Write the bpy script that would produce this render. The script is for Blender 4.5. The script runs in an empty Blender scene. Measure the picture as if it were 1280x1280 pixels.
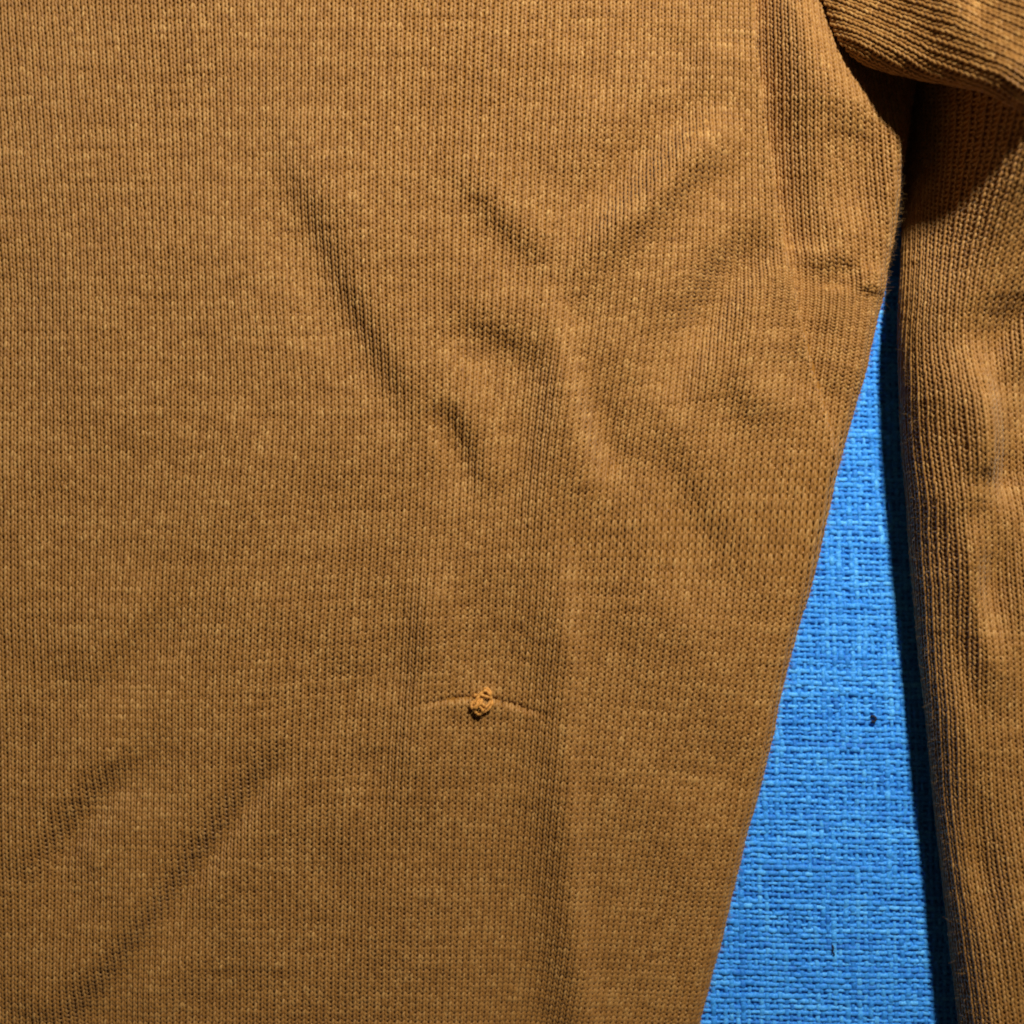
import bpy, math
import numpy as np

# ------------------------------------------------------------------ units
# one "unit" of the layout is 0.16 mm; x to the right, y towards the hem (down), z up
S = 0.00016
CX, CY = 640.0, 640.0
CAM_D = 0.285                      # camera height above the chest panel (m)
rng = np.random.default_rng(7)

scene = bpy.context.scene
coll = scene.collection

# ------------------------------------------------------------------ camera
cam_d = bpy.data.cameras.new("camera")
cam = bpy.data.objects.new("camera", cam_d)
coll.objects.link(cam)
cam.location = (0, 0, CAM_D)
cam.rotation_euler = (0, 0, 0)
cam_d.sensor_width = 36
cam_d.lens = 36 * CAM_D / (1280 * S)
cam_d.clip_start = 0.01
cam_d.clip_end = 10
cam_d.dof.use_dof = True
cam_d.dof.focus_distance = CAM_D - 2 * S
cam_d.dof.aperture_fstop = 9
scene.camera = cam

# ------------------------------------------------------------------ light
world = bpy.data.worlds.new("World")
scene.world = world
world.use_nodes = True
bg = world.node_tree.nodes["Background"]
bg.inputs[0].default_value = (1.0, 0.86, 0.70, 1)
bg.inputs[1].default_value = 0.030

AZ, EL, LD = math.radians(66), math.radians(45), 0.43
LX, LY, LZ = math.cos(EL) * math.cos(AZ), math.cos(EL) * math.sin(AZ), math.sin(EL)
lamp_d = bpy.data.lights.new("room_lamp", 'AREA')
lamp_d.shape = 'DISK'
lamp_d.size = 0.027
lamp_d.energy = 2.95
lamp_d.color = (1.0, 0.965, 0.90)
lamp = bpy.data.objects.new("room_lamp", lamp_d)
coll.objects.link(lamp)
lamp.location = (LX * LD + 0.0, LY * LD, LZ * LD)
lamp.rotation_euler = (math.pi / 2 - EL, 0, AZ + math.pi / 2)

vs = scene.view_settings
vs.view_transform = 'Standard'
vs.look = 'None'
vs.exposure = 0.0
vs.gamma = 1.0
vs.use_curve_mapping = False
scene.render.engine = 'CYCLES'
scene.cycles.filter_width = 1.9
scene.cycles.sample_clamp_direct = 3.0
scene.cycles.sample_clamp_indirect = 2.0
scene.cycles.max_bounces = 4
scene.cycles.diffuse_bounces = 3

# ------------------------------------------------------------------ materials
def new_mat(name):
    m = bpy.data.materials.new(name)
    m.use_nodes = True
    nt = m.node_tree
    return m, nt, nt.nodes["Principled BSDF"]

def yarn_material(name, dark, mid, light, rough, sheen, sheen_tint, noise_scale, fibre=0.5, relief=0.35):
    """dyed yarn: the fibre tone runs along the thread (vertex attribute 'tone') and in fine fibre noise"""
    m, nt, p = new_mat(name)
    n = nt.nodes
    at = n.new("ShaderNodeAttribute"); at.attribute_name = "tone"
    tc = n.new("ShaderNodeTexCoord")
    no = n.new("ShaderNodeTexNoise"); no.inputs["Scale"].default_value = noise_scale
    no.inputs["Detail"].default_value = 2.0
    nt.links.new(tc.outputs["Object"], no.inputs["Vector"])
    mx = n.new("ShaderNodeMath"); mx.operation = 'MULTIPLY_ADD'
    nt.links.new(no.outputs["Fac"], mx.inputs[0]); mx.inputs[1].default_value = fibre
    nt.links.new(at.outputs["Fac"], mx.inputs[2])
    sb = n.new("ShaderNodeMath"); sb.operation = 'SUBTRACT'
    nt.links.new(mx.outputs[0], sb.inputs[0]); sb.inputs[1].default_value = fibre / 2
    rp = n.new("ShaderNodeValToRGB")
    rp.color_ramp.elements[0].position = 0.0; rp.color_ramp.elements[0].color = (*dark, 1)
    rp.color_ramp.elements[1].position = 1.0; rp.color_ramp.elements[1].color = (*light, 1)
    e = rp.color_ramp.elements.new(0.5); e.color = (*mid, 1)
    nt.links.new(sb.outputs[0], rp.inputs["Fac"])
    nt.links.new(rp.outputs["Color"], p.inputs["Base Color"])
    p.inputs["Roughness"].default_value = rough
    p.inputs["Specular IOR Level"].default_value = 0.35
    p.inputs["Sheen Weight"].default_value = sheen
    p.inputs["Sheen Roughness"].default_value = 0.5
    p.inputs["Sheen Tint"].default_value = (*sheen_tint, 1)
    # fine fibre relief
    nb = n.new("ShaderNodeTexNoise"); nb.inputs["Scale"].default_value = noise_scale * 2.2
    nb.inputs["Detail"].default_value = 2.0
    nt.links.new(tc.outputs["Object"], nb.inputs["Vector"])
    bp = n.new("ShaderNodeBump"); bp.inputs["Strength"].default_value = relief
    bp.inputs["Distance"].default_value = 0.00012
    nt.links.new(nb.outputs["Fac"], bp.inputs["Height"])
    nt.links.new(bp.outputs["Normal"], p.inputs["Normal"])
    return m

M_KNIT = yarn_material("ochre_yarn", (0.178, 0.067, 0.006), (0.303, 0.133, 0.022), (0.49, 0.268, 0.075),
                       0.56, 0.20, (1.0, 0.88, 0.66), 2600)
M_SNAG_LIT = yarn_material("lit_snagged_yarn", (0.34, 0.13, 0.018), (0.58, 0.25, 0.042), (0.72, 0.39, 0.10),
                       0.6, 0.15, (1.0, 0.8, 0.5), 2600)  # brighter copy of the ochre yarn: light on the raised knot put into colour
M_BLUE = yarn_material("blue_thread", (0.014, 0.16, 0.58), (0.035, 0.30, 0.82), (0.12, 0.50, 0.95),
                       0.55, 0.08, (0.6, 0.8, 1.0), 2600, 1.5, 0.9)
M_LINT = yarn_material("dark_lint", (0.006, 0.008, 0.02), (0.012, 0.014, 0.03), (0.03, 0.03, 0.05),
                       0.8, 0.0, (1, 1, 1), 3000)

def cloth_base(name, col):
    m, nt, p = new_mat(name)
    n = nt.nodes
    tc = n.new("ShaderNodeTexCoord")
    no = n.new("ShaderNodeTexNoise"); no.inputs["Scale"].default_value = 900
    nt.links.new(tc.outputs["Object"], no.inputs["Vector"])
    rp = n.new("ShaderNodeValToRGB")
    rp.color_ramp.elements[0].position = 0.3
    rp.color_ramp.elements[0].color = (col[0] * .8, col[1] * .8, col[2] * .8, 1)
    rp.color_ramp.elements[1].position = 0.7
    rp.color_ramp.elements[1].color = (*col, 1)
    nt.links.new(no.outputs["Fac"], rp.inputs["Fac"])
    nt.links.new(rp.outputs["Color"], p.inputs["Base Color"])
    p.inputs["Roughness"].default_value = 0.9
    p.inputs["Specular IOR Level"].default_value = 0.1
    return m

M_KBASE = cloth_base("ochre_knit_ground", (0.27, 0.114, 0.018))
M_BBASE = cloth_base("blue_weave_ground", (0.03, 0.22, 0.70))

# ------------------------------------------------------------------ mesh helpers
def mesh_object(name, verts, quads, mat, parent=None, tone=None, smooth=True):
    """verts (n,3) in layout units -> one mesh object"""
    used = np.zeros(len(verts), bool); used[quads.ravel()] = True
    idx = np.cumsum(used) - 1
    v = verts[used]; q = idx[quads].astype(np.int32)
    w = np.empty_like(v)
    w[:, 0] = (v[:, 0] - CX) * S; w[:, 1] = (CY - v[:, 1]) * S; w[:, 2] = v[:, 2] * S
    me = bpy.data.meshes.new(name)
    me.vertices.add(len(w)); me.vertices.foreach_set("co", w.astype(np.float32).ravel())
    me.loops.add(q.size); me.loops.foreach_set("vertex_index", q.ravel())
    me.polygons.add(len(q))
    k = q.shape[1]
    me.polygons.foreach_set("loop_start", np.arange(0, q.size, k, dtype=np.int32))
    me.polygons.foreach_set("use_smooth", np.full(len(q), smooth))
    me.materials.append(mat)
    if tone is not None:
        a = me.attributes.new("tone", 'FLOAT', 'POINT')
        a.data.foreach_set("value", tone[used].astype(np.float32))
    me.update(calc_edges=True)
    o = bpy.data.objects.new(name, me)
    coll.objects.link(o)
    o.parent = parent
    if parent is not None and parent.type == 'EMPTY':
        o.matrix_parent_inverse = parent.matrix_basis.inverted() if parent.parent is None else (parent.parent.matrix_basis @ parent.matrix_basis).inverted()
    return o

def spline(pts, step=4.0):
    """dense Catmull-Rom through pts"""
    p = np.array(pts, float)
    p = np.vstack([2 * p[0] - p[1], p, 2 * p[-1] - p[-2]])
    out = []
    for i in range(1, len(p) - 2):
        n = max(2, int(np.linalg.norm(p[i + 1] - p[i]) / step))
        t = np.linspace(0, 1, n, endpoint=False)[:, None]
        out.append(0.5 * (2 * p[i] + (p[i + 1] - p[i - 1]) * t + (2 * p[i - 1] - 5 * p[i] + 4 * p[i + 1] - p[i + 2]) * t ** 2
                          + (3 * p[i] - p[i - 1] - 3 * p[i + 1] + p[i + 2]) * t ** 3))
    out.append(p[-2][None])
    return np.vstack(out)

# regular raster that holds a surface's height
GX0, GX1, GY0, GY1, GS = -160.0, 1460.0, -200.0, 1480.0, 2.0
gx = np.arange(GX0, GX1 + .1, GS); gy = np.arange(GY0, GY1 + .1, GS)
XX, YY = np.meshgrid(gx, gy)

def sample(F, x, y):
    fx = np.clip((x - GX0) / GS, 0, len(gx) - 1.001); fy = np.clip((y - GY0) / GS, 0, len(gy) - 1.001)
    i = fx.astype(int); j = fy.astype(int); a = fx - i; b = fy - j
    return (F[j, i] * (1 - a) + F[j, i + 1] * a) * (1 - b) + (F[j + 1, i] * (1 - a) + F[j + 1, i + 1] * a) * b

def sstep(t):
    t = np.clip(t, 0, 1); return t * t * (3 - 2 * t)

def _local(pts, reach):
    c = spline(pts, 5.0)
    x0, y0 = c.min(0) - reach; x1, y1 = c.max(0) + reach
    i0 = max(0, int((x0 - GX0) / GS)); i1 = min(len(gx), int((x1 - GX0) / GS) + 2)
    j0 = max(0, int((y0 - GY0) / GS)); j1 = min(len(gy), int((y1 - GY0) / GS) + 2)
    if i1 <= i0 or j1 <= j0: return None
    sl = (slice(j0, j1), slice(i0, i1))
    x = XX[sl]; y = YY[sl]
    best = np.full(x.shape, 1e12); d = np.zeros(x.shape); s = np.zeros(x.shape)
    tan = np.gradient(c, axis=0); tan /= np.linalg.norm(tan, axis=1)[:, None]
    L = len(c) - 1
    for k in range(len(c)):
        dx = x - c[k, 0]; dy = y - c[k, 1]
        r = dx * dx + dy * dy
        m = r < best
        best = np.where(m, r, best)
        d = np.where(m, dx * tan[k, 1] - dy * tan[k, 0], d)
        s = np.where(m, k / L, s)
    over = np.sqrt(np.maximum(best - d * d, 0))       # beyond the ends
    return sl, d, s, over

def crease(F, pts, A, w, W=None, t0=.3, t1=.3):
    """a soft step across the line: for a line drawn downwards, A>0 lifts its right-hand side"""
    W = W or 3.2 * w
    r = _local(pts, 2.4 * W)
    if r is None: return
    sl, d, s, over = r
    tp = sstep(s / t0) * sstep((1 - s) / t1) * np.exp(-(over / w) ** 2)
    F[sl] += A * tp * np.tanh(d / w) * np.exp(-(d / W) ** 2)

def aim(pts, A, w, W, gain=1.0):
    """a fold's height from how far it should turn from (A>0) or to (A<0) the lamp"""
    p = np.array(pts, float); t = p[-1] - p[0]; t /= np.linalg.norm(t)
    s_ = t[1] * math.cos(AZ) + t[0] * math.sin(AZ)          # side of the line that faces the lamp
    s_ = math.copysign(max(abs(s_), 0.38), s_)
    return A * gain * 1.3 / s_, w * 1.6, (W or 3.2 * w) * 1.25

def ridge(F, pts, A, w, t0=.3, t1=.3):
    r = _local(pts, 2.6 * w)
    if r is None: return
    sl, d, s, over = r
    tp = sstep(s / t0) * sstep((1 - s) / t1) * np.exp(-(over / w) ** 2)
    F[sl] += A * tp * np.exp(-(d / w) ** 2)

def bump(F, x, y, rx, ry, A, rot=0):
    c, s = math.cos(math.radians(rot)), math.sin(math.radians(rot))
    u = (XX - x) * c + (YY - y) * s; v = -(XX - x) * s + (YY - y) * c
    F += A * np.exp(-(u / rx) ** 2 - (v / ry) ** 2)

def smooth_noise(cell, seed):
    """value noise on the raster, cubic-ish"""
    r = np.random.default_rng(seed)
    ny, nx = int((GY1 - GY0) / cell) + 4, int((GX1 - GX0) / cell) + 4
    g = r.normal(size=(ny, nx))
    fx = (XX - GX0) / cell; fy = (YY - GY0) / cell
    i = fx.astype(int); j = fy.astype(int); a = sstep(fx - i); b = sstep(fy - j)
    return (g[j, i] * (1 - a) + g[j, i + 1] * a) * (1 - b) + (g[j + 1, i] * (1 - a) + g[j + 1, i + 1] * a) * b

def curve_fn(pts, axis):
    """smooth function x=f(y) (axis 0) or y=f(x) (axis 1) through points; returns f and f'"""
    c = spline(pts, 3.0)
    if axis == 0: k, v = c[:, 1], c[:, 0]
    else: k, v = c[:, 0], c[:, 1]
    o = np.argsort(k); k = k[o]; v = v[o]
    kk = np.linspace(k[0], k[-1], 900); vv = np.interp(kk, k, v)
    ker = np.hanning(25); ker /= ker.sum()
    vv = np.convolve(np.pad(vv, 12, mode='reflect', reflect_type='odd'), ker, 'valid')
    dd = np.gradient(vv, kk)
    return (lambda t: np.interp(t, kk, vv)), (lambda t: np.interp(t, kk, dd))

Z_BLUE = -60.0

# ================================================================== SETTING: blue woven cloth
BLUE_H = np.zeros_like(XX) + Z_BLUE
BLUE_H += 1.1 * smooth_noise(150, 3) - 40 * sstep((1150 - YY) / 850.0)      # rises a little towards the hem side
def blue_z(x, y): return sample(BLUE_H, x, y)

def build_blue():
    nx, ny = 70, 70
    bx = np.linspace(-150, 1450, nx); by = np.linspace(-190, 1470, ny)
    X, Y = np.meshgrid(bx, by)
    V = np.stack([X, Y, blue_z(X, Y) - 1.5], -1).reshape(-1, 3)
    q = np.array([[j * nx + i, j * nx + i + 1, (j + 1) * nx + i + 1, (j + 1) * nx + i]
                  for j in range(ny - 1) for i in range(nx - 1)])[:, ::-1]
    base = mesh_object("blue_cloth", V, q, M_BBASE)
    base["kind"] = "structure"
    base["label"] = "bright blue slubby plain-woven cloth under the ochre sweater"

    # woven threads where the cloth shows: warp runs down, weft runs across
    pw, pf = 7.9, 7.2
    x0, x1, y0, y1 = 800.0, 1330.0, 330.0, 1370.0
    nwarp = int((x1 - x0) / pw); nweft = int((y1 - y0) / pf)
    r = np.random.default_rng(11)
    phi = np.radians([-25, 48, 90, 132, 205])
    def threads(n, ncross, pitch_own, pitch_cross, o_own, o_cross, along_x, rbase, zamp):
        sp = 4
        ns = ncross * sp + 1
        t = np.arange(ns) / sp                                  # in crossings
        own = np.arange(n)[:, None]
        cross = t[None, :]
        ph = np.cos(np.pi * cross) * np.where(own % 2 == 0, 1, -1)
        if not along_x: ph = -ph
        # now and then a float: the thread skips over two neighbours
        z = zamp * ph
        # slubs: radius and tone drift along each thread
        def drift(cell, amp):
            k = int(ncross / cell) + 3
            g = r.normal(size=(n, k)); f = np.broadcast_to(t / cell, (n, ns)); i = f.astype(int); a = sstep(f - i)
            rows = np.arange(n)[:, None]
            return amp * (g[rows, i] * (1 - a) + g[rows, i + 1] * a)
        rad = rbase * (1 + drift(1.2, .12) + drift(3.0, .13) + drift(14, .12) + r.normal(size=(n, 1)) * .09)
        rad = np.clip(rad, rbase * .55, rbase * 1.55)
        tone = 0.48 + drift(2.0, .13) + drift(11, .09) + r.normal(size=(n, 1)) * .09
        z = z + drift(1.3, .35)
        wob = drift(1.0, .45) + drift(2.2, .5) + drift(9, .9) + r.normal(size=(n, 1)) * .3
        a_ = o_cross + t[None, :] * pitch_cross + drift(1.5, .35)
        b_ = o_own + own * pitch_own + wob
        if along_x: x, y = a_ + 0 * b_, b_ + 0 * a_
        else: x, y = b_ + 0 * a_, a_ + 0 * b_
        # the grain is a few degrees off the frame
        xr = x + 0.012 * (y - 900); yr = y + 0.02 * (x - 1050)
        zz = blue_z(xr, yr) + z
        C = np.stack([xr, yr, zz], -1)
        T = np.gradient(C, axis=1); T /= np.linalg.norm(T, axis=2)[..., None]
        N = np.array([0, 0, 1.0])
        B = np.cross(T, np.broadcast_to(N, T.shape)); B /= np.linalg.norm(B, axis=2)[..., None]
        N2 = np.cross(B, T)
        N2 *= np.sign(N2[..., 2:3])
        flat = 0.72
        V = (C[:, :, None, :] + rad[..., None, None] * (np.cos(phi)[None, None, :, None] * B[:, :, None, :] * 1.12
             + flat * np.sin(phi)[None, None, :, None] * N2[:, :, None, :]))
        m = len(phi)
        base_i = (np.arange(n)[:, None] * ns + np.arange(ns - 1)[None, :]) * m
        Q = []
        for c in range(m - 1):
            Q.append(np.stack([base_i + c, base_i + c + 1, base_i + m + c + 1, base_i + m + c], -1).reshape(-1, 4))
        Q = np.concatenate(Q)
        tn = np.repeat(tone[..., None], m, 2)
        # keep only what can be seen past the sweater (with room for a step to the side)
        keep_s = (xr > torso_f(yr) - 85) & (xr < sleeve_f(yr) + 70)
        k2 = (keep_s[:, :-1] & keep_s[:, 1:]).reshape(-1)
        Q = Q[np.tile(k2, m - 1)]
        return V.reshape(-1, 3), Q, tn.reshape(-1)
    V1, Q1, T1 = threads(nwarp, nweft, pw, pf, x0, y0, False, 3.2, 0.9)
    V2, Q2, T2 = threads(nweft, nwarp, pf, pw, y0, x0, True, 2.9, 1.1)
    o = mesh_object("woven_threads", np.vstack([V1, V2]), np.vstack([Q1, Q2 + len(V1)]), M_BLUE, base,
                    np.concatenate([T1, T2]))
    o["kind"] = "stuff"

# outlines in the layout plane
TORSO_EDGE = [(1185, -220), (1168, -60), (1158, 60), (1146, 140), (1134, 200), (1127, 270), (1117, 350), (1108, 392),
              (1094, 445), (1061, 560), (1021, 720), (990, 845), (951, 1010), (916, 1140), (884, 1280), (858, 1400), (840, 1500)]
SLEEVE_EDGE = [(1160, -220), (1150, 40), (1150, 180), (1142, 300), (1134, 400), (1138, 520), (1145, 640), (1153, 760),
               (1163, 880), (1175, 1010), (1188, 1140), (1203, 1280), (1214, 1400), (1224, 1500)]
SEAM = [(938, -200), (943, 0), (952, 100), (964, 180), (975, 250), (986, 320), (1000, 390), (1019, 465), (1040, 540), (1052, 600), (1050, 700)]
BUNCH_EDGE = [(960, -190), (1000, -60), (1022, 0), (1040, 38), (1062, 60), (1100, 78), (1160, 94), (1220, 110), (1282, 128), (1350, 152), (1460, 200)]
def at(px, py, z):
    k = 1 - z * S / CAM_D
    return (CX + (px - CX) * k, CY + (py - CY) * k)
BUNCH_EDGE = [at(*p) for p in [(960, -190, -10), (1000, -60, -5), (1022, 0, -4), (1040, 38, 6), (1062, 60, 26), (1100, 78, 54), (1160, 94, 96),
                               (1220, 110, 148), (1282, 128, 205), (1350, 152, 235), (1460, 200, 245), (1660, 300, 245)]]
_e = spline(TORSO_EDGE, 7.0)
_e[:, 0] += 0.8 * np.sin(_e[:, 1] / 11.0) * np.sin(_e[:, 1] / 47.0 + 1) + 1.3 * np.sin(_e[:, 1] / 36.0 + .5) + 1.6 * np.sin(_e[:, 1] / 83.0)
torso_f, torso_d = curve_fn(_e, 0)
sleeve_f, sleeve_d = curve_fn(SLEEVE_EDGE, 0)
seam_f, seam_d = curve_fn(SEAM, 0)
bunch_f, bunch_d = curve_fn(BUNCH_EDGE, 1)
build_blue()

# ================================================================== knit builder
WALE, COURSE = 9.1, 6.2

class Surf:
    """height raster + a rounded rim along one outline"""
    def __init__(self, H, rim=None):
        self.H = H; self.rim = rim
    def __call__(self, x, y):
        if self.rim is None:
            return x, y, sample(self.H, x, y), np.zeros_like(x)
        d, nx, ny, rx, rz = self.rim(x, y)
        th = np.clip((rx - d) / rx, 0, None)
        ins = np.where(th > 0, rx - rx * np.sin(np.minimum(th, np.pi)), d)
        x2 = x + nx * (d - ins); y2 = y + ny * (d - ins)
        z = sample(self.H, x2, y2) - np.where(th > 0, rz * (1 - np.cos(np.minimum(th, np.pi))), 0)
        return x2, y2, z, th

def knit(name, surf, warp, box, parent_base_name, root, keep, seed, angle=0.0, pivot=(0, 0), rad=2.0, wale=WALE, course=COURSE,
         missing=None, relief=0.9):
    """part (cloth ground) with its knit loops as one stuff child"""
    ca, sa = math.cos(math.radians(angle)), math.sin(math.radians(angle))
    def M(u, v):
        x = u * wale; y = v * course
        x, y = pivot[0] + x * ca - y * sa, pivot[1] + x * sa + y * ca
        dx, dy = warp(x, y)
        return surf(x + dx, y + dy)
    u0, u1, v0, v1 = box
    e = 0.12
    def frame(u, v):
        p = M(u, v); a = M(u + e, v); b = M(u - e, v); c = M(u, v + e); d = M(u, v - e)
        P = np.stack(p[:3], -1)
        U = np.stack(a[:3], -1) - np.stack(b[:3], -1); Vv = np.stack(c[:3], -1) - np.stack(d[:3], -1)
        N = np.cross(U, Vv)
        N /= np.maximum(np.linalg.norm(N, axis=-1), 1e-9)[..., None]
        return P, N, p[3]
    # --- ground sheet
    uu = np.arange(u0, u1 + 1); vv = np.arange(v0, v1 + 1, 1.0)
    U, V = np.meshgrid(uu.astype(float), vv)
    P, N, th = frame(U, V)
    ok = keep(P[..., 0], P[..., 1], th)
    P = P - N * 1.3
    nx = len(uu); base = (np.arange(len(vv) - 1)[:, None] * nx + np.arange(nx - 1)[None, :])
    q = np.stack([base, base + nx, base + nx + 1, base + 1], -1)
    kk = ok[:-1, :-1] & ok[1:, :-1] & ok[:-1, 1:] & ok[1:, 1:]
    part = mesh_object(parent_base_name, P.reshape(-1, 3), q[kk].reshape(-1, 4), M_KBASE, root)
    # --- yarn: one thread per course, looping once per wale
    r = np.random.default_rng(seed)
    SP = 11
    nrow = int(v1 - v0); ncol = int(u1 - u0)
    k = np.arange(ncol * SP + 1)
    t = 2 * np.pi * k / SP
    def cellnoise(cell, amp):
        n = int(ncol / cell) + 3
        g = r.normal(size=(nrow, n)); f = np.broadcast_to(k / SP / cell, (nrow, len(k))); i = f.astype(int); a = sstep(f - i)
        rows = np.arange(nrow)[:, None]
        return amp * (g[rows, i] * (1 - a) + g[rows, i + 1] * a)
    v = v0 + np.arange(nrow)[:, None] + 0.5
    skew = 0.10                                      # the right leg of each loop lies on top
    uo = u0 + k[None, :] / SP + 0.20 * np.sin(2 * t)[None, :] - 0.042 * np.sin(t)[None, :] + cellnoise(.8, .035)
    vo = v + 0.80 * np.cos(t)[None, :] + 0.16 * np.sin(t)[None, :] * 0 + cellnoise(.8, .06) + cellnoise(12, .05)
    zo = relief * (-np.cos(2 * t))[None, :] + skew * 8 * (-np.sin(t))[None, :] * .55 + cellnoise(.7, .22)
    slub = cellnoise(4, .045) + r.normal(size=(nrow, 1)) * .02
    R = rad * (1 + slub + cellnoise(.9, .06))
    tone = 0.5 + 0.9 * slub + cellnoise(.45, .13)
    P, N, th = frame(uo, vo)
    C = P + N * zo[..., None]
    ok = keep(P[..., 0], P[..., 1], th)
    if missing is not None: ok &= ~missing(P[..., 0], P[..., 1], v + 0 * uo)
    T = np.gradient(C, axis=1); T /= np.maximum(np.linalg.norm(T, axis=2), 1e-9)[..., None]
    B = np.cross(T, N); B /= np.maximum(np.linalg.norm(B, axis=2), 1e-9)[..., None]
    N2 = np.cross(B, T)
    phi = np.radians([-25, 50, 130, 205])
    Vt = C[:, :, None, :] + R[..., None, None] * (np.cos(phi)[:, None] * B[:, :, None, :] + 0.8 * np.sin(phi)[:, None] * N2[:, :, None, :])
    m = len(phi); ns = len(k)
    bi = (np.arange(nrow)[:, None] * ns + np.arange(ns - 1)[None, :]) * m
    kk = ok[:, :-1] & ok[:, 1:]
    bi = bi[kk]
    Q = np.concatenate([np.stack([bi + c, bi + m + c, bi + m + c + 1, bi + c + 1], -1) for c in range(m - 1)])
    o = mesh_object("knit_loops", Vt.reshape(-1, 3), Q, M_KNIT, part, np.repeat(tone[..., None], m, 2).reshape(-1))
    o["kind"] = "stuff"
    return part

def field(ctrl, width, axis, origin):
    """integrate a scattered slope field into a displacement raster"""
    num = np.zeros_like(XX); den = np.full_like(XX, 1e-4)
    for x, y, s in ctrl:
        w = np.exp(-((XX - x) ** 2 + (YY - y) ** 2) / width ** 2) + 2e-4
        num += w * s; den += w
    F = num / den
    I = np.cumsum(F, axis=0 if axis == 'y' else 1) * GS
    if axis == 'y': I -= I[int((origin - GY0) / GS)][None, :]
    else: I -= I[:, int((origin - GX0) / GS)][:, None]
    return I

# ================================================================== SWEATER
sweater = bpy.data.objects.new("sweater", None)
coll.objects.link(sweater)
sweater.location = (0, 0, Z_BLUE * S)
sweater["label"] = "ochre fine-knit sweater with a snagged thread and a crumpled sleeve, lying on blue cloth"
sweater["category"] = "sweater"

# ------------------------------------------------------------------ chest and side panel: the drape
H = np.zeros_like(XX)
H += -46 * sstep((YY - 420) / 1000.0) * ((YY - 420).clip(0) / 860)           # falls away towards the hem
bump(H, 380, 300, 520, 520, 10)
H += 0.55 * smooth_noise(46, 21) + 1.5 * smooth_noise(120, 22) + 0.22 * smooth_noise(24, 23)
# soft folds, drawn from top to bottom; a positive amount turns the line away from the lamp
def D(pts, A, w, W=None, t0=.35, t1=.35):
    a, ww, WW = aim(pts, A, w, W)
    crease(H, pts, a * .80, ww * 1.08, WW, t0, t1)
    crease(H, pts, a * .18, ww * .42, WW * .6, t0, t1)
D([(332, 130), (365, 215), (400, 290), (445, 385), (490, 470), (520, 530), (548, 610)], 7.4, 15, 52)
D([(372, 235), (410, 258), (445, 300), (470, 360)], 2.6, 16, 50)
D([(300, 240), (350, 320), (400, 420), (440, 500)], -2.6, 20, 60)
# the Y-shaped pucker: two arms run together and go on as one fold down the middle
D([(548, 195), (592, 245), (640, 295), (697, 345)], 7.6, 15, 48, .35, .3)
D([(697, 345), (702, 400), (690, 470), (672, 560), (662, 640), (655, 720)], 4.6, 19, 60, .25, .4)
D([(697, 345), (706, 410), (714, 460), (728, 515), (746, 575), (762, 640)], -7.5, 12, 42, .2, .3)
D([(918, 118), (862, 172), (800, 236), (745, 293), (700, 345)], -6.4, 15, 50, .3, .35)
ridge(H, [(918, 118), (862, 172), (800, 236), (745, 293), (690, 360)], 4.0, 24, .35, .4)
D([(940, 150), (885, 205), (828, 262), (770, 322), (730, 370)], 3.4, 17, 50, .3, .5)
D([(800, 130), (760, 190), (725, 255)], 2.4, 22, 60)
D([(545, 390), (605, 412), (650, 435), (700, 480)], 7.0, 13, 44)
D([(520, 430), (575, 455), (625, 490)], -3.4, 14, 44)
D([(540, 485), (568, 522), (590, 570), (602, 640)], 7, 12, 40)
D([(520, 505), (545, 545), (565, 600)], -3.4, 12, 40)
D([(715, 400), (755, 440), (805, 500), (838, 560), (872, 625), (915, 700), (935, 780)], 4.2, 16, 50)
D([(768, 470), (770, 530), (790, 600)], 3.0, 14, 44)
D([(988, 298), (948, 345), (908, 402), (872, 470), (850, 540)], -5.4, 15, 48, .2, .35)
ridge(H, [(992, 296), (948, 345), (908, 402), (872, 470), (850, 540)], 3.4, 22, .3, .4)
D([(950, 262), (905, 315), (866, 372), (832, 440)], 3.6, 18, 54)
D([(948, 372), (926, 425), (918, 490), (940, 560)], 3.2, 14, 46)
D([(915, 505), (960, 520), (1000, 525)], 2.0, 16, 46)
D([(800, 560), (830, 640), (850, 730), (880, 830)], -2.4, 22, 60)
D([(704, 600), (711, 700), (718, 800), (716, 900), (720, 1000), (728, 1130), (742, 1280), (752, 1420)], -4.0, 11, 62, .2, .3)
D([(688, 620), (690, 740), (694, 860), (690, 1000), (698, 1150), (706, 1400)], 7.5, 28, 90, .3, .05)
D([(760, 690), (782, 770), (806, 860), (830, 960)], 2.6, 22, 60)
D([(830, 740), (850, 830), (880, 920)], 2.4, 24, 60)
D([(770, 980), (825, 1080), (850, 1180)], 3.0, 26, 70)
D([(528, 660), (520, 780), (510, 870), (488, 980), (470, 1080)], 3.6, 15, 52)
D([(575, 700), (560, 790), (545, 850)], -1.8, 24, 60)
D([(480, 830), (440, 900), (420, 960)], -2.4, 24, 60)
D([(230, 730), (185, 775), (140, 825), (100, 880)], 2.4, 15, 46)
D([(205, 890), (150, 950), (95, 1010), (45, 1075), (-10, 1150)], 3.2, 15, 54)
D([(395, 870), (330, 955), (275, 1030), (210, 1115), (150, 1190), (90, 1262), (40, 1330)], 4.2, 16, 58, .35, .1)
D([(380, 925), (320, 1005), (255, 1095), (190, 1180)], -3.0, 12, 42)
D([(170, 965), (110, 1040), (55, 1115)], -2.2, 14, 42)
D([(270, 1170), (215, 1260), (180, 1330)], 2.4, 22, 60)
D([(470, 1040), (445, 1130), (430, 1240)], 2.0, 34, 90)
D([(400, 540), (335, 640), (290, 740)], 2.0, 34, 90)
D([(60, 260), (70, 420), (60, 580)], 2.0, 40, 110)
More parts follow.
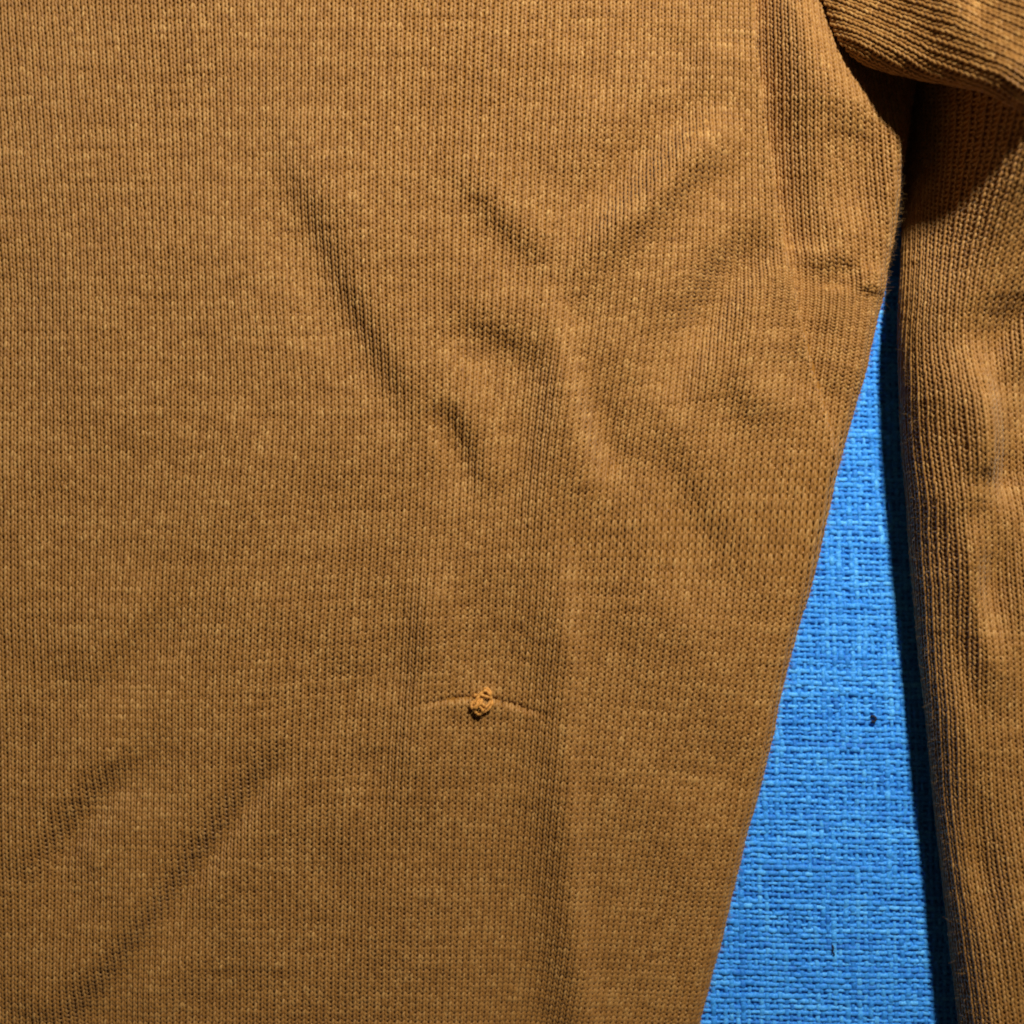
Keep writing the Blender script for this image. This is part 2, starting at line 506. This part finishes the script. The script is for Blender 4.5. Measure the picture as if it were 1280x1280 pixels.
D([(885, 40), (862, 130)], 2.4, 20, 56)
D([(740, 40), (800, 110), (850, 160)], 2.2, 30, 80)
D([(930, 900), (950, 960), (930, 1040)], 2.0, 24, 60)
# side seam: the panels dip into it; the far wall leans away from the lamp
sx = XX - seam_f(YY)
dep = np.interp(YY, [-200, 0, 120, 250, 340, 460, 560, 620], [60, 58, 54, 42, 24, 15, 6, 0])
H -= dep * np.where(sx < 0, np.exp(-(sx / 2.5) ** 2), np.exp(-(np.maximum(sx - 3, 0) / 36.0) ** 2))
H += np.where(sx > 0, 1, 0) * 0
# side panel behind the seam: crest along its upper rim, then down into the armpit
D([(990, -60), (1012, 0), (1045, 62), (1090, 125), (1135, 180)], -20, 34, 80, .1, .3)
D([(965, 292), (1000, 305), (1050, 318)], -4.5, 7, 30)
D([(985, 318), (1020, 330), (1060, 342)], 3.0, 10, 30)
D([(1075, 325), (1070, 350), (1068, 370)], 4, 10, 30)
D([(1100, 120), (1098, 200), (1104, 300)], 6, 18, 60)
D([(1000, 110), (1040, 140), (1090, 190)], 4.0, 16, 50)
D([(1010, 420), (1018, 455), (1030, 500)], 4.5, 10, 36)
# the pulled course either side of the snag: a slit above, a lip below
SNAG = [(512, 886), (540, 879), (572, 874), (600, 873), (632, 880), (664, 890), (700, 897)]
ridge(H, SNAG, -7.5, 2.8, .3, .35)
crease(H, SNAG, -1.6, 4.5, 34, .3, .35)
ridge(H, [(x, y + 7) for x, y in SNAG], 0.8, 4.0, .3, .35)
bump(H, 600, 880, 26, 20, 4.0)
bump(H, 604, 930, 60, 40, 3.0)

def torso_rim(x, y):
    f = torso_f(y); df = torso_d(y)
    c = 1 / np.sqrt(1 + df * df)
    rx = 24.0
    hz = sample(H, np.minimum(x, f), y)
    rz = np.clip((hz - blue_z(f, y)) / 2 - 1.0, 5, 60)
    return (f - x) * c, c, -df * c, rx, rz
torso_surf = Surf(H, torso_rim)

DXT = field([(60, 60, .07), (150, 200, .06), (100, 500, 0), (350, 250, -.01), (420, 380, .10), (330, 640, -.09), (520, 300, -.03), (560, 560, -.02),
             (720, 300, -.05), (720, 520, -.15), (860, 250, -.05), (900, 500, -.12), (600, 720, -.06), (520, 880, -.06), (700, 900, -.09),
             (840, 760, -.10), (960, 760, -.16), (900, 1000, -.17), (760, 1100, -.07), (600, 1150, -.03), (300, 1000, -.02),
             (60, 900, 0), (100, 1250, -.02), (850, 1250, -.17), (980, 100, .09), (1010, 300, .12), (1060, 420, -.1), (900, 60, -.03)], 120, 'y', 560)
DYT = field([(100, 100, -.02), (400, 300, 0), (720, 520, -.20), (600, 420, -.08), (850, 520, -.10), (520, 860, -.10), (640, 900, .10), (760, 900, .05),
             (700, 250, -.06), (860, 200, .03), (1010, 200, .22), (1040, 350, .18), (900, 800, .04), (200, 1000, .0), (600, 1200, .02), (850, 1150, .05),
             (300, 600, .0), (100, 700, .0)], 110, 'x', 420)
def torso_warp(x, y): return sample(DXT, x, y), sample(DYT, x, y)

def torso_keep(x, y, th):
    return (th < 2.7) & (x > -70) & (y > -90) & (y < 1370)
snag_f, _ = curve_fn(SNAG, 1)
torso = knit("torso", torso_surf, torso_warp, (-11, 138, -26, 232), "torso", sweater, torso_keep, 5)
torso["label"] = "flat ochre front of the sweater with soft diagonal creases"

# ------------------------------------------------------------------ sleeve
HS = np.zeros_like(XX)
q = XX - sleeve_f(YY)                                    # distance in from the sleeve's near edge
edge_z = np.interp(YY, [-200, 100, 250, 380, 500, 700, 1000, 1280, 1480], [-60, -58, -18, 34, 46, 48, 52, 64, 66])
HS += edge_z
up = np.clip((485 - YY) / 330.0, 0, 1); up = 0.6 * up + 0.4 * sstep(up)
_d = 460 - YY
HS += (0.0027 * np.clip(_d, 0, 200) ** 2 + 0.85 * np.clip(_d - 200, 0, 150)) * sstep(q / 80.0)
HS += (44 + 86 * up) * (1 - np.exp(-q.clip(0) / (75.0 + 65 * up)))
# towards the shoulder the sleeve climbs steeply out of the armpit
HS += up * 0.25 * q.clip(0)
HS += 0.6 * smooth_noise(40, 31) + 1.2 * smooth_noise(90, 32)
E = lambda pts, A, w, W=None, t0=.5, t1=.5: crease(HS, pts, *aim(pts, A, w, W, 1.7), t0, t1)
E([(1275, 370), (1245, 425), (1222, 490)], 3.4, 9, 32)
E([(1200, 420), (1212, 520), (1218, 590), (1226, 660)], -5.0, 8, 34, .35, .35)
E([(1172, 470), (1176, 560), (1176, 640)], 3.4, 12, 36)
E([(1182, 590), (1200, 615), (1214, 640)], -3.0, 8, 28)
E([(1166, 600), (1178, 710), (1192, 800), (1206, 900)], 5.6, 8, 34, .35, .35)
E([(1196, 640), (1200, 730), (1205, 840)], -4.0, 14, 40)
E([(1260, 420), (1250, 520), (1262, 600)], -5.0, 18, 50)
E([(1240, 640), (1232, 740), (1230, 830)], 3.5, 16, 46)
E([(1200, 900), (1210, 1000), (1226, 1120), (1232, 1300)], 3.4, 10, 36)
E([(1180, 960), (1192, 1060), (1208, 1180)], -2.4, 10, 34)
E([(1255, 880), (1250, 1000), (1262, 1150)], 2.6, 22, 60)
def sleeve_rim(x, y):
    f = sleeve_f(y); df = sleeve_d(y)
    c = 1 / np.sqrt(1 + df * df)
    hz = sample(HS, np.maximum(x, f), y)
    rz = np.clip((hz - blue_z(f, y)) / 2 - 1.0, 8, 90)
    return (x - f) * c, -c, df * c, 26.0 + 40.0 * sstep((540 - y) / 200.0), rz
sleeve_surf = Surf(HS, sleeve_rim)
DXS = sleeve_f(YY) - 1140.0
def sleeve_warp(x, y): return sample(DXS, x, y) * 0.9 + 3 * np.sin(y / 90.0), 0.06 * (x - 1200)
def sleeve_keep(x, y, th): return (th < 2.9) & (x < 1375) & (y > -80) & (y < 1370)
sleeve = knit("sleeve", sleeve_surf, sleeve_warp, (129, 170, -16, 224), "sleeve", sweater, sleeve_keep, 6, wale=7.9, rad=1.85, relief=0.65)
sleeve["label"] = "ochre sleeve bent alongside the body, shaded on its near side"

# ------------------------------------------------------------------ upper-sleeve fold over the armpit
HB = np.zeros_like(XX)
HB += np.interp(XX, [960, 1021, 1038, 1055, 1086, 1132, 1172, 1208, 1256, 1330, 1460], [-16, -3, 9, 28, 56, 97, 148, 205, 235, 245, 245])
bq = bunch_f(XX) - YY                                     # distance up from the lower edge
HB += 9 * (1 - np.exp(-bq.clip(0) / 40.0)) - 0.10 * bq.clip(0)
HB += 0.6 * smooth_noise(40, 41) + 0.8 * smooth_noise(80, 42)
ridge(HB, [at(x, y, 235) for x, y in [(1190, -110), (1222, -30), (1246, 25), (1268, 75), (1288, 130)]], 24, 26, .1, .25)
crease(HB, [at(x, y, 170) for x, y in [(1060, -40), (1090, 10), (1150, 40), (1220, 70)]], 6, 16, 46, .5, .5)
crease(HB, [at(x, y, 170) for x, y in [(1110, 20), (1150, 55), (1200, 80)]], 4, 14, 40, .5, .5)
def bunch_rim(x, y):
    f = bunch_f(x); df = bunch_d(x)
    c = 1 / np.sqrt(1 + df * df)
    return (f - y) * c, -df * c, c, 13.0 + 0 * x, 18.0 + 0 * x
bunch_surf = Surf(HB, bunch_rim)
def bunch_warp(x, y): return 0 * x, 0.0009 * (x - 1150) * (y - 60)
def bunch_keep(x, y, th): return (th < np.clip(0.7 + (x - 1032) / 30.0, 0.7, 2.8)) & (x > 985) & (x < 1390) & (y > -110)
fold = knit("sleeve_fold", bunch_surf, bunch_warp, (-40, 42, -48, 54), "sleeve_fold", sweater, bunch_keep, 8,
            angle=-46.0, pivot=(1130, 70), wale=8.2, course=6.2, rad=2.05, relief=0.6)
fold["label"] = "thick rolled fold of the upper sleeve overhanging the dark armpit"

# ------------------------------------------------------------------ snag: a knot of pulled yarn
def tube(points, r0, sides=7, seed=0):
    c = spline(points, 0.9)
    n = len(c)
    T = np.gradient(c, axis=0); T /= np.linalg.norm(T, axis=1)[:, None]
    ref = np.array([0.3, 0.2, 1.0]); B = np.cross(T, ref); B /= np.linalg.norm(B, axis=1)[:, None]
    N = np.cross(B, T)
    r = np.random.default_rng(seed)
    rad = r0 * (1 + 0.14 * np.sin(np.arange(n) * 0.9 + seed) + r.normal(size=n) * .04)
    rad *= np.clip(np.minimum(np.arange(n), np.arange(n)[::-1]) / 3.0 + .45, 0, 1)
    a = np.arange(sides) * 2 * np.pi / sides
    V = c[:, None, :] + rad[:, None, None] * (np.cos(a)[:, None] * B[:, None, :] + np.sin(a)[:, None] * N[:, None, :])
    b = np.arange(n - 1)[:, None] * sides; k = np.arange(sides)[None, :]; k2 = (k + 1) % sides
    Q = np.stack([b + k, b + sides + k, b + sides + k2, b + k2], -1).reshape(-1, 4)
    tone = np.repeat(0.5 + 0.12 * np.sin(np.arange(n) * 1.1 + seed), sides)
    return V.reshape(-1, 3), Q, tone

snag = bpy.data.objects.new("snag_knot", None)
coll.objects.link(snag)
snag.parent = sweater
snag.location = ((600 - CX) * S, (CY - 880) * S, -Z_BLUE * S)
snag["label"] = "small bright knot of pulled yarn on the sweater front"
def zt(x, y): return float(sample(H, np.array([x]), np.array([y]))[0])
LOOPS = [
    [(588, 885, 1), (594, 877, 6), (601, 868, 10), (607, 864, 12), (612, 869, 12), (613, 877, 10), (608, 884, 7), (600, 886, 4)],
    [(590, 872, 1), (594, 870, 6), (598, 874, 10), (596, 881, 12), (591, 886, 9), (589, 881, 5), (593, 877, 3)],
    [(604, 862, 3), (609, 862, 8), (613, 866, 11), (612, 872, 13), (606, 871, 13), (600, 869, 12), (595, 872, 9), (592, 869, 4)],
    [(595, 880, 6), (600, 884, 12), (603, 889, 12), (599, 894, 8), (594, 890, 8), (596, 884, 12), (601, 879, 13), (602, 874, 10)],
    [(613, 874, 2), (615, 880, 5), (611, 887, 6), (604, 891, 5), (598, 893, 2)],
    [(598, 876, 9), (603, 880, 11), (606, 885, 9), (602, 890, 6), (596, 894, 2)],
]
for i, L in enumerate(LOOPS):
    pts = [(x, y, zt(x, y) + 1.6 + z * 0.6) for x, y, z in L]
    V, Q, T = tube(pts, 2.0, 7, i)
    mesh_object("yarn_loop", V, Q, M_SNAG_LIT, snag, T)

# ------------------------------------------------------------------ fuzz: stray fibres standing off the rims
def fuzz(surface_xyz, n, length, seed):
    r = np.random.default_rng(seed)
    Vs, Qs = [], []
    for i in range(n):
        p, nrm = surface_xyz(r)
        d = nrm + r.normal(size=3) * .7; d /= np.linalg.norm(d)
        bend = r.normal(size=3) * .5
        Ln = length * r.uniform(.4, 1.3)
        t = np.linspace(0, 1, 4)[:, None]
        c = p + d * Ln * t + bend * Ln * t ** 2 * .6
        side = np.cross(d, bend); side /= np.linalg.norm(side) + 1e-9
        up_ = np.cross(side, d)
        w = 0.11 * (1 - .7 * t)
        ring = np.stack([c + side * w, c - side * w * .5 + up_ * w * .87, c - side * w * .5 - up_ * w * .87], 1).reshape(-1, 3)
        b = len(Vs) * 12
        Vs.append(ring)
        for s_ in range(3):
            for k in range(3):
                k2 = (k + 1) % 3
                Qs.append([b + s_ * 3 + k, b + s_ * 3 + 3 + k, b + s_ * 3 + 3 + k2, b + s_ * 3 + k2])
    V = np.vstack(Vs)
    return V, np.array(Qs), np.full(len(V), .8)

def rim_point(r):
    y = r.uniform(150, 1300)
    th = r.uniform(.1, 1.5)
    x0 = torso_f(y); df = torso_d(y)
    c = 1 / math.sqrt(1 + df * df); n = np.array([c, -df * c, 0])
    dd = 24.0 - 24.0 * th
    X, Y, Z, _ = torso_surf(np.array([x0 - n[0] * dd]), np.array([y - n[1] * dd]))
    nn = n * math.sin(th) + np.array([0, 0, math.cos(th)])
    return np.array([X[0], Y[0], Z[0]]) + nn * 2.5, nn
V, Q, T = fuzz(rim_point, 2400, 7.0, 2)
o = mesh_object("fuzz_fibres", V, Q, M_KNIT, torso, T); o["kind"] = "stuff"

def front_point(r):
    x = r.uniform(0, 1000); y = r.uniform(0, 1290)
    x = min(x, float(torso_f(y)) - 40)
    n = np.array([r.normal() * .8, r.normal() * .8, .55]); n /= np.linalg.norm(n)
    return np.array([x, y, zt(x, y) + 2.2]), n
V, Q, T = fuzz(front_point, 1500, 9.0, 9)
o = mesh_object("stray_fibres", V, Q, M_KNIT, torso, T); o["kind"] = "stuff"

def srim_point(r):
    y = r.uniform(330, 1300)
    th = r.uniform(.1, 1.5)
    x0 = sleeve_f(y); df = sleeve_d(y)
    c = 1 / math.sqrt(1 + df * df); n = np.array([-c, df * c, 0])
    dd = 26.0 - 26.0 * th
    X, Y, Z, _ = sleeve_surf(np.array([x0 - n[0] * dd]), np.array([y - n[1] * dd]))
    nn = n * math.sin(th) + np.array([0, 0, math.cos(th)])
    return np.array([X[0], Y[0], Z[0]]) + nn * 2.5, nn
V, Q, T = fuzz(srim_point, 1500, 7.0, 3)
o = mesh_object("fuzz_fibres", V, Q, M_KNIT, sleeve, T); o["kind"] = "stuff"

def knot_point(r):
    a = r.uniform(0, 2 * np.pi); d = r.uniform(2, 12)
    x = 601 + d * math.cos(a); y = 879 + d * 1.1 * math.sin(a)
    n = np.array([math.cos(a), math.sin(a), 0.5]); n /= np.linalg.norm(n)
    return np.array([x, y, zt(x, y) + r.uniform(3, 9)]), n
V, Q, T = fuzz(knot_point, 130, 8.0, 4)
o = mesh_object("frayed_fibres", V, Q, M_SNAG_LIT, snag, T); o["kind"] = "stuff"

# ------------------------------------------------------------------ specks of lint on the blue cloth
def lint(pts, label, seed):
    P = [(x, y, float(blue_z(np.array([x]), np.array([y]))[0]) + z) for x, y, z in pts]
    V, Q, T = tube(P, 1.55 if seed == 1 else 1.0, 6, seed)
    o = mesh_object("lint_speck", V, Q, M_LINT, None, T)
    o["label"] = label; o["category"] = "lint"; o["group"] = "dark lint on the blue cloth"
lint([(1104, 905, 3.5), (1108, 904, 5.0), (1111, 908, 5.0), (1108, 912, 4.6), (1105, 909, 5.4)],
     "dark curled lint speck on blue cloth, beside the sleeve's shadow", 1)
lint([(1052, 1197, 3.5), (1054, 1201, 5.0), (1053, 1206, 5.0), (1056, 1211, 4.0)],
     "thin dark lint fibre on blue cloth, lower of the two specks", 2)
